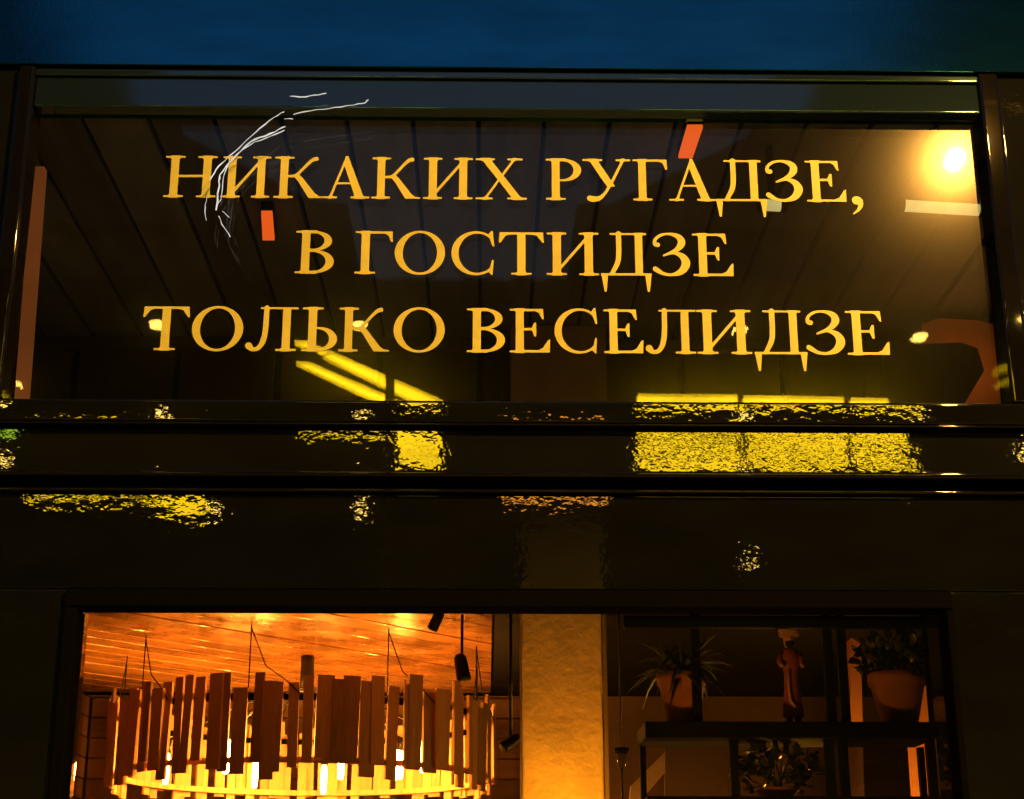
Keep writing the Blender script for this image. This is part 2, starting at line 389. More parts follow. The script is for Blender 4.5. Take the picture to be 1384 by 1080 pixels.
def glyph(ch):
    if ch == 'Н':
        g = G(1.3); g.stem(0.27).stem(1.045); g.add(g.box(0.3, 1.0, 0.485, 0.54))
    elif ch == 'И':
        g = G(1.22); g.stem(0.235, l=0.23, r=0.22).stem(0.96, l=0.22, r=0.23); g.add(g.poly([(0.27, 0.07), (0.27, 0.17), (0.92, 0.93), (0.92, 0.83)]))
    elif ch == 'К':
        g = G(1.26); g.stem(0.25)
        g.add(g.chain([(0.33, 0.525, .028), (0.52, 0.54, .034), (0.68, 0.68, .034), (0.84, 0.85, .036), (0.95, 0.935, .045), (1.03, 0.955, .05)]))
        g.add(g.poly([(0.47, 0.54), (0.62, 0.57), (0.72, 0.47), (1.02, 0.11), (1.12, 0.045), (1.25, 0.03), (1.25, 0.0), (0.87, 0.0), (0.6, 0.40)]), 0.02)
    elif ch == 'А':
        g = G(1.18); g.add(g.line(0.19, 0.0, 0.575, 0.97, 0.058)); g.add(g.poly([(0.55, 1.03), (0.62, 1.03), (1.05, 0.0), (0.83, 0.0), (0.53, 0.80)]))
        g.add(g.box(0.36, 0.82, 0.34, 0.385)); g.serif(0.19, 0, 0.19, 0.18); g.serif(0.945, 0, 0.235, 0.235)
    elif ch == 'Х':
        g = G(1.28); g.add(g.line(1.04, 0.0, 0.235, 1.0, 0.17)); g.add(g.line(0.22, 0.0, 0.965, 1.0, 0.055))
        g.serif(0.24, 1, 0.24, 0.23); g.serif(0.97, 1, 0.19, 0.19); g.serif(0.21, 0, 0.21, 0.21); g.serif(1.03, 0, 0.25, 0.23)
    elif ch == 'Р':
        g = G(0.9); a = g.ell(0.44, 0.725, 0.43, 0.275); b = g.ell(0.40, 0.725, 0.285, 0.228)
        g.add(np.maximum(np.maximum(a, -b), 0.33 - g.X)); g.stem(0.26)
    elif ch == 'У':
        g = G(1.12); g.add(g.line(0.66, 0.33, 0.235, 1.0, 0.165)); g.add(g.chain([(0.95, 0.99, .03), (0.7, 0.48, .033), (0.5, 0.15, .036), (0.36, 0.04, .055), (0.22, 0.025, .068), (0.16, 0.045, .066)]))
        g.serif(0.24, 1, 0.24, 0.23); g.serif(0.95, 1, 0.17, 0.17)
    elif ch == 'Г':
        g = G(0.92); g.stem(0.26); g.add(g.box(0.2, 0.87, 0.947, 1.0)); g.add(g.poly([(0.70, 0.955), (0.78, 0.90), (0.845, 0.75), (0.885, 0.75), (0.875, 1.0), (0.7, 1.0)]))
    elif ch == 'Д':
        g = G(1.24); g.add(g.box(0.22, 1.1, 0.957, 1.0)); g.add(g.box(0.825, 1.005, 0.02, 1.0), 0.04)
        g.add(g.chain([(0.435, 0.985, .062), (0.435, 0.55, .062), (0.40, 0.30, .06), (0.27, 0.06, .05)]), 0.03)
        g.add(g.box(0.0, 1.21, 0.0, 0.05), 0.03)
        g.add(g.poly([(0.0, 0.05), (0.17, 0.05), (0.165, 0.0), (0.125, -0.38), (0.075, -0.38), (0.02, -0.05)]))
        g.add(g.poly([(1.04, 0.05), (1.21, 0.05), (1.20, -0.05), (1.155, -0.38), (1.105, -0.38), (1.055, 0.0)]))
    elif ch == 'З':
        g = G(0.92); g.add(g.chain([(0.135, 0.725, .055), (0.075, 0.745, .05), (0.08, 0.85, .036), (0.21, 0.955, .032), (0.41, 0.985, .028), (0.62, 0.925, .062), (0.70, 0.79, .088), (0.62, 0.65, .064), (0.47, 0.56, .034), (0.27, 0.475, .022)]))
        g.add(g.chain([(0.27, 0.475, .022), (0.5, 0.535, .03), (0.70, 0.46, .07), (0.785, 0.29, .1), (0.68, 0.11, .075), (0.47, 0.025, .034), (0.27, 0.04, .036), (0.12, 0.12, .056), (0.06, 0.16, .055)]))
    elif ch == 'Е':
        g = G(1.0); g.stem(0.26); g.add(g.box(0.2, 0.81, 0.947, 1.0)); g.add(g.poly([(0.62, 0.955), (0.71, 0.91), (0.785, 0.77), (0.83, 0.75), (0.81, 1.0), (0.62, 1.0)]))
        g.add(g.box(0.3, 0.63, 0.505, 0.56)); g.add(g.poly([(0.54, 0.56), (0.6, 0.68), (0.65, 0.68), (0.65, 0.37), (0.6, 0.37), (0.55, 0.505)]))
        g.add(g.box(0.2, 0.92, 0.0, 0.055)); g.add(g.poly([(0.66, 0.04), (0.8, 0.10), (0.925, 0.28), (0.975, 0.30), (0.965, 0.0), (0.66, 0.0)]))
    elif ch == 'В':
        g = G(0.94); a = g.ell(0.45, 0.765, 0.41, 0.235); b = g.ell(0.41, 0.765, 0.275, 0.19)
        c = g.ell(0.45, 0.275, 0.47, 0.275); e = g.ell(0.41, 0.275, 0.32, 0.228)
        g.add(np.maximum(np.maximum(a, -b), 0.33 - g.X)); g.add(np.maximum(np.maximum(c, -e), 0.33 - g.X)); g.stem(0.26)
    elif ch == 'О':
        g = G(1.2); g.add(np.maximum(g.ell(0.59, 0.5, 0.59, 0.52), -g.ell(0.59, 0.5, 0.405, 0.468)))
    elif ch == 'С':
        g = G(1.06); g.add(np.maximum(np.maximum(g.ell(0.585, 0.5, 0.585, 0.52), -g.ell(0.62, 0.5, 0.45, 0.465)), g.X - 0.93))
        g.add(g.poly([(0.88, 0.94), (0.95, 1.03), (0.99, 1.03), (1.03, 0.66), (0.985, 0.66), (0.92, 0.84)])); g.add(g.poly([(0.88, 0.07), (0.92, 0.14), (0.975, 0.34), (1.015, 0.34), (0.99, -0.02), (0.95, 0.0)]))
    elif ch == 'Т':
        g = G(1.1); g.stem(0.535, top=0); g.add(g.box(0.03, 1.04, 0.947, 1.0))
        g.add(g.poly([(0.3, 0.955), (0.17, 0.92), (0.055, 0.76), (0.01, 0.75), (0.035, 1.0), (0.3, 1.0)])); g.add(g.poly([(0.77, 0.955), (0.9, 0.92), (1.015, 0.76), (1.06, 0.75), (1.035, 1.0), (0.77, 1.0)]))
    elif ch == 'Л':
        g = G(1.2); g.add(g.box(0.32, 1.17, 0.957, 1.0)); g.add(g.chain([(0.085, 0.11, .08), (0.17, 0.035, .05), (0.3, 0.06, .05), (0.40, 0.22, .06), (0.445, 0.5, .062), (0.455, 0.985, .058)]))
        g.stem(0.915, 0.18, top=0, l=0.23)
    elif ch == 'Ь':
        g = G(0.84); c = g.ell(0.40, 0.275, 0.42, 0.275); e = g.ell(0.36, 0.275, 0.275, 0.228)
        g.add(np.maximum(np.maximum(c, -e), 0.3 - g.X)); g.stem(0.25, l=0.24, r=0.235)
    elif ch == ',':
        g = G(0.3); g.add(g.chain([(0.115, 0.035, .10), (0.17, 0.02, .085), (0.20, -0.08, .055), (0.14, -0.20, .034), (0.03, -0.29, .016)]))
    return g
def contours(g):
    d, X, Y = g.d + 1e-7, g.X, g.Y; ny, nx = d.shape; seg = {}
    def pt(e):
        (i0, j0), (i1, j1) = e; a, b = d[i0, j0], d[i1, j1]; t = a / (a - b)
        return (X[i0, j0] + (X[i1, j1] - X[i0, j0]) * t, Y[i0, j0] + (Y[i1, j1] - Y[i0, j0]) * t)
    ins = d < 0
    mix = ins[:-1, :-1].astype(int) + ins[:-1, 1:] + ins[1:, :-1] + ins[1:, 1:]
    for i, j in zip(*np.where((mix > 0) & (mix < 4))):
        c = [(i, j), (i, j + 1), (i + 1, j + 1), (i + 1, j)]; s = [ins[p] for p in c]
        starts, ends = [], []
        for k in range(4):
            a, b = c[k], c[(k + 1) % 4]
            if s[k] and not s[(k + 1) % 4]: starts.append((k, tuple(sorted((a, b)))))
            if not s[k] and s[(k + 1) % 4]: ends.append((k, tuple(sorted((a, b)))))
        for k, e in starts:             # inside kept on one side
            q = min(ends, key=lambda z: (k - z[0]) % 4); seg[e] = q[1]
    loops = []
    while seg:
        s0, cur = seg.popitem(); lp = [pt(s0)]
        while cur != s0:
            lp.append(pt(cur)); cur = seg.pop(cur)
        loops.append(lp)
    def rdp(p, eps):
        if len(p) < 3: return p
        a, b = np.array(p[0]), np.array(p[-1]); q = np.array(p); e = b - a; L = np.hypot(*e) + 1e-12
        dist = np.abs(e[0] * (q[:, 1] - a[1]) - e[1] * (q[:, 0] - a[0])) / L if L > 1e-9 else np.hypot(*(q - a).T)
        k = int(np.argmax(dist))
        return rdp(p[:k + 1], eps)[:-1] + rdp(p[k:], eps) if dist[k] > eps else [p[0], p[-1]]
    res = []
    for lp in loops:
        if len(lp) < 6: continue
        h = len(lp) // 2
        res.append(rdp(lp[:h + 1], 0.0022)[:-1] + rdp(lp[h:] + lp[:1], 0.0022)[:-1])
    return res
def glyph_mesh(ch):
    g = glyph(ch); cu = bpy.data.curves.new("letter_outline", 'CURVE'); cu.dimensions = '2D'; cu.fill_mode = 'BOTH'; cu.extrude = 0.02
    x0, x1 = 9, -9
    for lp in contours(g):
        sp = cu.splines.new('POLY'); sp.points.add(len(lp) - 1)
        for k, (x, y) in enumerate(lp):
            sp.points[k].co = (x, y, 0, 1); x0, x1 = min(x0, x), max(x1, x)
        sp.use_cyclic_u = True
    o = bpy.data.objects.new("letter_outline", cu); me = bpy.data.meshes.new_from_object(o)
    me.transform(Matrix.Translation((-x0, 0, 0))); me.transform(Matrix.Rotation(R(90), 4, 'X'))
    me.materials.clear(); me.materials.append(GOLD); me.name = "letter"
    bpy.data.objects.remove(o); bpy.data.curves.remove(cu)
    return me, x1 - x0
LY = GY - 0.0025
lettering = empty("window_lettering", (0.05, LY, P(692, 480, LY).z), "three lines of gold Cyrillic serif capitals across the dark upper window", "lettering")
LINES = [  # letter, left, right in the photo; baseline and cap line at the left and right ends
    ("НИКАКИХ РУГАДЗЕ,", [(220.4, 291), (299, 363.8), (369.5, 438), (435.4, 499), (501.8, 568.2), (571.7, 638.7), (642.7, 712), (738, 786), (788, 853), (856, 903), (904.6, 967.5), (967.5, 1037), (1035.7, 1086), (1091, 1144.5), (1151.5, 1166.5)], (255, 266.3, 210.9), (1110, 272.6, 217.5)),
    ("В ГОСТИДЗЕ", [(398, 450.6), (479, 529.9), (532.9, 601), (609.7, 668), (674, 735.5), (739.2, 809.8), (812.5, 880.8), (882.6, 933.5), (937.4, 992)], (410, 369.2, 312.0), (980, 373.2, 316.0)),
    ("ТОЛЬКО ВЕСЕЛИДЗЕ", [(190, 253.6), (257.5, 327), (331, 401), (406.8, 455), (457, 526), (531.2, 600.6), (630.6, 682.6), (689, 743.7), (749.7, 808), (816.6, 870), (873, 942), (943, 1017), (1020, 1091.5), (1090.5, 1143.5), (1146, 1203.4)], (210, 473.0, 414.2), (1190, 479.6, 420.6)),
]
GM = {}
for text, xs, (xa, ba, ta), (xb, bb, tb) in LINES:
    for ch, (l, r) in zip(text.replace(" ", ""), xs):
        if ch not in GM: GM[ch] = glyph_mesh(ch)
        me, w = GM[ch]
        t = ((l + r) / 2 - xa) / (xb - xa); base, top = ba + (bb - ba) * t, ta + (tb - ta) * t
        A, B, T = P(l, base, LY), P(r, base, LY), P(l, top, LY)
        o = bpy.data.objects.new("letter", me); COL.objects.link(o)
        o.location = A; o.scale = ((B.x - A.x) / w, 0.05, T.z - A.z); adopt(o, lettering)

# ------------------------------------------------------------------ upper room
UC = 4.02; UW = 2.3
upper_floor = box("floor", XL, XR, 0.26, 4.1, 2.80, 2.90, FLOOR, kind="structure")
uceil = box("ceiling", XL, XR, 0.26, UW + 0.3, UC + 0.02, UC + 0.1, BLACK, kind="structure")
x = -2.5; k = 0
while x < 2.6:
    z = UC + random.uniform(-0.006, 0.004)
    box("board", x, x + 0.192, 0.085, UW - 0.01, z - 0.02, z + 0.015, BOARD, uceil, bev=0.004); x += 0.206
uwall = box("back_wall", XL, XR, UW + 0.03, UW + 0.12, 2.9, UC, BLACK, kind="structure")
x = -2.6
while x < 2.6:
    y = UW + random.uniform(-0.008, 0.004)
    box("panel", x, x + 0.40, y, y + 0.03, 2.905, UC - 0.075, WALLB, uwall, bev=0.004); x += 0.43
box("cornice", XL, XR, UW - 0.04, UW + 0.028, UC - 0.073, UC - 0.026, WALLB, uwall, bev=0.005)
a, b = P(690, 450, 2.15), P(818, 450, 2.15)
box("column", a.x, b.x, 2.1, 2.255, 2.9, UC - 0.025, principled("dull_brown_column", (0.32, 0.22, 0.16), rough=0.7, var=0.35, scale=(8, 8, 3)), None, bev=0.008)
tag(bpy.data.objects["column"], "square dull brown column standing against the board wall behind the second text line", "column")
# side walls
box("side_wall", -2.65, -2.55, 0.27, UW, 2.9, UC - 0.03, WALLB, kind="structure")
box("side_wall", 2.62, 2.72, 0.27, UW, 2.9, UC - 0.03, WALLB, kind="structure")
# orange reflection built as a glowing strip beside the left jamb
a, b, c, d = P(19, 542, 0.25), P(36, 542, 0.25), P(44, 225, 0.25), P(60, 225, 0.25)
st = prism("reflection_strip", [a, b, d, c], (0, 0.03, 0), E_STRIP)
tag(st, "tall thin orange reflection built as a glowing strip just inside the left edge of the lettered window", "reflection strip")
# orange bars under the ceiling boards
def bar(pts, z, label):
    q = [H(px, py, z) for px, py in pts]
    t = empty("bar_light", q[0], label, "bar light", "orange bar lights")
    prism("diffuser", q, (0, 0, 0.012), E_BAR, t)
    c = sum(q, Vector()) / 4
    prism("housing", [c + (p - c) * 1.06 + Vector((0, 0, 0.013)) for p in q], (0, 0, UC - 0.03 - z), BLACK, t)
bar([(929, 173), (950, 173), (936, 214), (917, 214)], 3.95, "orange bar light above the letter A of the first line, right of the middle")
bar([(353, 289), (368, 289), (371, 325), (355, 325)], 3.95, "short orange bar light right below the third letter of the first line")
# light panel reflections built as pale glowing tubes
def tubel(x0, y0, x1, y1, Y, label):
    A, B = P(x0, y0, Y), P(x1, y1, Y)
    t = empty("reflection_tube", A, label, "tube light", "pale reflections built as tubes")
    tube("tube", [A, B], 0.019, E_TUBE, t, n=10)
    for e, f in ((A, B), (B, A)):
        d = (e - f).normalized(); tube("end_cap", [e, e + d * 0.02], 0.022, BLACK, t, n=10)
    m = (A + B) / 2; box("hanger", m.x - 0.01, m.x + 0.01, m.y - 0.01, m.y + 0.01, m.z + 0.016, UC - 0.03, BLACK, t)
tubel(1222, 278, 1323, 284, 0.5, "long pale yellow reflection built as a glowing tube under the street lamp reflection")
tubel(1032, 277, 1055, 278, 0.5, "short pale yellow reflection built as a glowing tube behind the letters of the first line")
# bulkhead with an added orange lamp behind it; the panel follows the glow outline
a = [P(px, py, 1.1) for px, py in ((1190, 466), (1300, 462), (1322, 470), (1331, 500), (1300, 552), (1190, 560))]
bk = prism("bulkhead", a, (0, 0.25, 0), WALLB, bev=0.006)
tag(bk, "dark boxed bulkhead with a slanted corner in front of the orange glow at the right", "bulkhead")
pa = prism("glow_panel", [P(px, py, 1.9) for px, py in ((1246, 438), (1270, 430), (1322, 433), (1350, 440), (1362, 556), (1246, 556))], (0, 0.03, 0), TERRA)
tag(pa, "terracotta panel cut to the outline of the orange glow round the dark bulkhead at the right end of the window", "wall panel")
wl = empty("added_glow_lamp", P(1285, 480, 1.9), "unseen orange lamp added for the glow behind the dark bulkhead at the right end of the window", "lamp")
pl = bpy.data.lights.new("glow", 'POINT'); pl.energy = 0.38; pl.color = (1, 0.40, 0.08); pl.shadow_soft_size = 0.05
po = bpy.data.objects.new("glow", pl); COL.objects.link(po); po.location = P(1316, 482, 1.72); adopt(po, wl)
lathe("lamp_cup", [(0.0, -0.1), (0.03, -0.1), (0.06, -0.06), (0.055, -0.055), (0.0, -0.09)], P(1285, 480, 1.75), BLACK, wl)

# ------------------------------------------------------------------ mirrored light built as a white glowing wire before the glass
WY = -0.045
ws = empty("reflection_streak", P(396, 132, WY), "mirrored light built as a thin white glowing wire hanging crookedly across the first two letters", "wire light")
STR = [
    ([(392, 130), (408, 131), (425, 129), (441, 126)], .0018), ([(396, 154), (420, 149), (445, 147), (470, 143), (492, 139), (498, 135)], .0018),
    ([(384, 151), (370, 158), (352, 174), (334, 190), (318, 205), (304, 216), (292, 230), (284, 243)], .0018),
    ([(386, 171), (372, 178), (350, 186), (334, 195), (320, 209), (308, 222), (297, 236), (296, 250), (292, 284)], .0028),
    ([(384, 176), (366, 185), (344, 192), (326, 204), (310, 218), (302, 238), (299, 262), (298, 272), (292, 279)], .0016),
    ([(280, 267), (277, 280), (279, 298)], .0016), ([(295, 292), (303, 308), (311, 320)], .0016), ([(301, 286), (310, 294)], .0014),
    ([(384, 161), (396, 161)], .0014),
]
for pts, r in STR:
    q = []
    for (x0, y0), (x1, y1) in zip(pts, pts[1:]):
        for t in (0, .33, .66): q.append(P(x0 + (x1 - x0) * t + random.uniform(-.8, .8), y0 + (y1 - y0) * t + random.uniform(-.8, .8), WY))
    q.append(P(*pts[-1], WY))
    tube("streak", q, [r * random.uniform(.35, 1.0) for _ in q], E_STREAK, ws, n=6)

# ------------------------------------------------------------------ lower room
LC = 2.77
lowfl = box("lower_floor", XL, XR, 0.26, 6.0, 0.0, 0.15, FLOOR, kind="structure")
lceil = box("lower_ceiling", XL, XR, 0.26, 5.2, LC + 0.004, LC + 0.028, BLACK, kind="structure")
ang = R(47); ca, sa = math.cos(ang), math.sin(ang)      # planks run slantwise
def clip_poly(poly, x0, x1, y0, y1):
    for ax, lim, sgn in ((0, x0, 1), (0, x1, -1), (1, y0, 1), (1, y1, -1)):
        out = []
        for i in range(len(poly)):
            p, q = poly[i], poly[(i + 1) % len(poly)]; a, b = sgn * (p[ax] - lim), sgn * (q[ax] - lim)
            if a >= 0: out.append(p)
            if a * b < 0: t = a / (a - b); out.append((p[0] + (q[0] - p[0]) * t, p[1] + (q[1] - p[1]) * t))
        poly = out
        if not poly: return poly
    return poly
for k in range(-50, 60):
    w0, w1 = k * 0.14, k * 0.14 + 0.13
    pl_ = clip_poly([(u * ca - w * -sa, u * -sa * -1 + w * ca) if False else (u * ca - w * sa, u * sa + w * ca) for u, w in ((-9, w0), (9, w0), (9, w1), (-9, w1))], -3.0, 0.02, 1.2, 4.15)
    if len(pl_) < 3: continue
    z = LC - 0.012 + random.uniform(-0.003, 0.003)
    prism("plank", [(x, y, z) for x, y in pl_], (0, 0, 0.014), PLANK, lceil, bev=0.003)
box("ceiling_field", 0.03, XR, 0.27, 5.0, LC - 0.014, LC, BLACK, lceil)
lback = box("lower_back_wall", XL, XR, 4.2, 4.3, 0.15, LC - 0.02, BACKW, kind="structure")
lw = box("lower_side_wall", -2.15, -2.05, 0.3, 4.18, 0.15, LC - 0.02, BLACK, kind="structure")
for k in range(18):
    z = 0.9 + k * 0.102
    if z > LC - 0.13: break
    box("plank", -2.048, -2.03 + random.uniform(0, .004), 0.3, 4.15, z, z + 0.096, PLANKW, lw, bev=0.003)
    box("plank", -2.02, 0.25, 4.165 - random.uniform(0, .004), 4.185, z, z + 0.096, PLANKW, lback, bev=0.003)
# pillar
a, b = P(705, 950, 0.7), P(815, 950, 0.7)
pil = empty("pillar", ((a.x + b.x) / 2, 0.8, 0.15), "square rough ochre plaster pillar lit orange between the chandelier and the plants", "pillar")
bm = bmesh.new(); cx = (a.x + b.x) / 2; hw = (b.x - a.x) / 2
add_box(bm, -hw, hw, -0.1, 0.14, -1.2, 1.2, 0.008)
bmesh.ops.subdivide_edges(bm, edges=[e for e in bm.edges if e.calc_length() > 1], cuts=30)
for v in bm.verts: v.co += Vector((random.uniform(-1, 1), random.uniform(-1, 1), 0)) * 0.0012
o = link("shaft", to_mesh("shaft", bm), PLASTER); o.location = (cx, 0.8, 1.4); adopt(o, pil)
box("corner_bead", cx + hw + 0.002, cx + hw + 0.014, 0.70, 0.94, 0.2, 2.6, principled("dark_ochre", (0.2, 0.13, 0.06), rough=0.7), pil)
# pillar uplight, standing at its foot
up = empty("floor_uplight", (cx, 0.42, 0.15), "warm uplight standing before the foot of the ochre pillar", "uplight")
lathe("base", [(0, -0.15), (0.07, -0.15), (0.07, -0.13), (0.012, -0.12), (0.012, 1.22), (0.07, 1.25), (0.095, 1.45), (0.09, 1.45), (0.066, 1.26), (0, 1.25)], (cx, 0.42, 0.30), DARKMETAL, up)
lathe("bulb", [(0, -0.06), (0.045, -0.04), (0.06, 0), (0.045, 0.04), (0, 0.06)], (cx, 0.42, 1.73), emit("uplight_bulb", (1.0, 0.34, 0.012), 105.0), up, n=12)

# ------------------------------------------------------------------ chandelier
CY = 3.0
xl, xr = P(165, 940, CY).x, P(662, 940, CY).x
CX, CR = (xl + xr) / 2, (xr - xl) / 2
ct = empty("chandelier", (CX, CY, 2.2), "big ring chandelier of upright wooden slats round glowing bulbs under the plank ceiling", "chandelier")
HOOPM = principled("soot_black_iron", (0.0015, 0.0015, 0.0015), rough=0.9, spec=0.0)
def hoop(z, r):
    bm = bmesh.new(); n = 72
    for k in range(n):
        t0, t1 = 2 * math.pi * k / n, 2 * math.pi * (k + 1) / n
        P4 = lambda rr, t, zz: (rr * math.cos(t), rr * math.sin(t), zz)
        if k == 0: first = prev = [bm.verts.new(P4(*q)) for q in ((r, 0, -.012), (r + .01, 0, -.012), (r + .01, 0, .012), (r, 0, .012))]
        nxt = first if k == n - 1 else [bm.verts.new(P4(*q)) for q in ((r, t1, -.012), (r + .01, t1, -.012), (r + .01, t1, .012), (r, t1, .012))]
        for i in range(4): bm.faces.new((prev[i], nxt[i], nxt[(i + 1) % 4], prev[(i + 1) % 4]))
        prev = nxt
    o = link("hoop", to_mesh("hoop", bm), HOOPM); o.location = (CX, CY, z); adopt(o, ct)
ztop = P(412, 914, CY - CR).z; zbot = P(412, 1042, CY - CR).z
hoop(P(412, 941, CY - CR).z, CR - 0.02); HOOPM = SLAT; hoop(P(412, 1026, CY - CR).z, CR - 0.02)
bm = bmesh.new(); add_box(bm, -0.5, 0.5, -0.5, 0.5, -0.5, 0.5); slat_me = to_mesh("slat", bm); slat_me.materials.append(SLAT)
n = 92; t = 0.0
for k in range(n):
    th = 2 * math.pi * (k + random.uniform(-.36, .36)) / n
    w = random.choice((0.040, 0.048, 0.058, 0.068)); L = (ztop - zbot) * random.uniform(0.86, 1.06)
    zc = (ztop + zbot) / 2 + random.uniform(-0.035, 0.03)
    rr = CR + random.choice((0.0, 0.004, 0.022))
    o = bpy.data.objects.new("slat", slat_me); COL.objects.link(o)
    o.location = (CX + rr * math.cos(th), CY + rr * math.sin(th), zc); o.rotation_euler = (R(random.uniform(-1.5, 1.5)), R(random.uniform(-1, 1)), th + math.pi / 2 + R(random.uniform(-6, 6)))
    o.scale = (w, 0.012, L); adopt(o, ct)
bulb_me = lathe_mesh("bulb", [(0, -0.10), (0.010, -0.095), (0.013, -0.06), (0.013, 0.0), (0.010, 0.03), (0.0, 0.035)], 14); bulb_me.materials.append(E_BULB)
sock_me = lathe_mesh("socket", [(0, 0.03), (0.016, 0.03), (0.016, 0.09), (0, 0.09)], 12); sock_me.materials.append(DARKMETAL)
for k in range(10):
    th = 2 * math.pi * (k + .3) / 10; rr = CR * (0.72 if k % 2 else 0.5); zz = 2.325 + 0.04 * math.sin(k * 2.1)
    for nm, me in (("bulb", bulb_me), ("socket", sock_me)):
        o = bpy.data.objects.new(nm, me); COL.objects.link(o); o.location = (CX + rr * math.cos(th), CY + rr * math.sin(th), zz); adopt(o, ct)
    q = Vector((CX + rr * math.cos(th), CY + rr * math.sin(th), zz + 0.085)); e = Vector((CX, CY, 2.62))
    tube("arm", [q, q.lerp(e, .5) + Vector((0, 0, .04)), e], 0.005, DARKMETAL, ct, n=6)
tube("stem", [(CX, CY, 2.60), (CX, CY, LC - 0.015)], 0.03, DARKMETAL, ct, n=12)
for k in range(9):
    th = 2 * math.pi * (k + .5) / 9; q = Vector((CX + (CR - .01) * math.cos(th), CY + (CR - .01) * math.sin(th), P(412, 941, CY - CR).z))
    tube("cable", [q, q + Vector((0, 0, LC - 0.014 - q.z))], 0.0028, BLACK, ct, n=5)
    e = q + Vector((-0.22 * math.sin(th), 0.22 * math.cos(th), 0))
    tube("cord", [q + Vector((0, 0, LC - q.z - .03)), q.lerp(e, .3) + Vector((0, 0, .12)), q.lerp(e, .7) + Vector((0, 0, .06)), e], 0.0026, BLACK, ct, n=5)

# ------------------------------------------------------------------ spotlights by the chandelier
def spot(px, py, Y, s, label, aim):
    p = P(px, py, Y)
    t = empty("spotlight", (p.x, p.y, LC - 0.02), label, "spotlight", "black ceiling spotlights")
    tube("arm", [(p.x, p.y, LC - 0.014), (p.x, p.y, p.z)], 0.006, DARKMETAL, t, n=6)
    d = Vector(aim).normalized()
    tube("can", [p - d * s, p - d * s * .7, p + d * s * .7, p + d * s], [s * .35, s * .5, s * .55, s * .55], DARKMETAL, t, n=14)
    tube("lens", [p + d * s * 1.01, p + d * s * 1.05], s * .45, principled("lens_glass", (0.3, 0.25, 0.2), rough=0.05), t, n=14)
spot(624, 902, 2.0, 0.05, "black spotlight can hanging over the right part of the slat chandelier", (0.2, -0.1, -1))
spot(590, 838, 1.9, 0.04, "black spotlight can close under the ceiling above the chandelier", (-.5, .3, -1))
spot(690, 1003, 1.3, 0.035, "small black spotlight can low beside the pillar left edge", (-1, -.4, -.7))

# ------------------------------------------------------------------ shelf rack with plants
SY0, SY1 = 1.1, 1.38
rack = empty("shelf_rack", (1.02, SY1, 0.15), "black metal shelf rack carrying clay pots behind the lower window", "rack")
def sx(px, py): return P(px, py, SY0).x
zs = P(1000, 975, SY0).z; zs2 = P(1000, 997, SY0).z; z3 = P(1000, 1076, SY0).z
box("shelf", sx(872, 980), sx(1266, 980), SY0, SY1, zs2, zs, BLACK, rack, bev=0.003)
box("shelf", sx(872, 980), sx(1266, 980), SY0, SY1, z3 - 0.05, z3, BLACK, rack, bev=0.003)
box("top_rail", sx(846, 980), sx(1266, 980), SY0, SY0 + 0.03, P(1000, 848, SY0).z, P(1000, 832, SY0).z, BLACK, rack, bev=0.003)
for px in (994, 1124, 1143, 1262):
    box("upright", sx(px - 6, 1040), sx(px + 6, 1040), SY0 + 0.01, SY0 + 0.035, 0.15, zs2 - 0.002, BLACK, rack)
for px in (943, 1124, 1143, 1262):
    box("upright", sx(px - 6, 900), sx(px + 6, 900), SY0 + 0.036, SY0 + 0.06, zs + 0.002, LC - 0.02, BLACK, rack)
for px in (876, 1264):
    box("upright", sx(px - 4, 900), sx(px + 4, 900), SY1 - 0.03, SY1 - 0.001, 0.15, zs2 - 0.002, BLACK, rack)
def leaf_mesh(L, W, droop, seg=4):
    bm = bmesh.new(); rows = []
    for i in range(seg + 1):
        t = i / seg; w = W * math.sin(math.pi * min(0.97, 0.08 + 0.9 * t)) ** 0.8 / 2
        z = L * (0.35 * t - droop * t * t); x = L * t * (1 - 0.15 * t)
        rows.append([bm.verts.new((x, -w, z + w * .25)), bm.verts.new((x, 0, z)), bm.verts.new((x, w, z + w * .25))])
    for A, B in zip(rows, rows[1:]):
        for k in range(2): bm.faces.new((A[k], A[k + 1], B[k + 1], B[k]))
    me = to_mesh("leaf", bm, True); return me
FERN = [leaf_mesh(0.16, 0.018, d) for d in (0.3, 0.7, 1.1)]
BUSH = [leaf_mesh(0.05, 0.03, d) for d in (0.2, 0.6)]
for me in FERN: me.materials.append(LEAF)
for me in BUSH: me.materials.append(LEAFD)
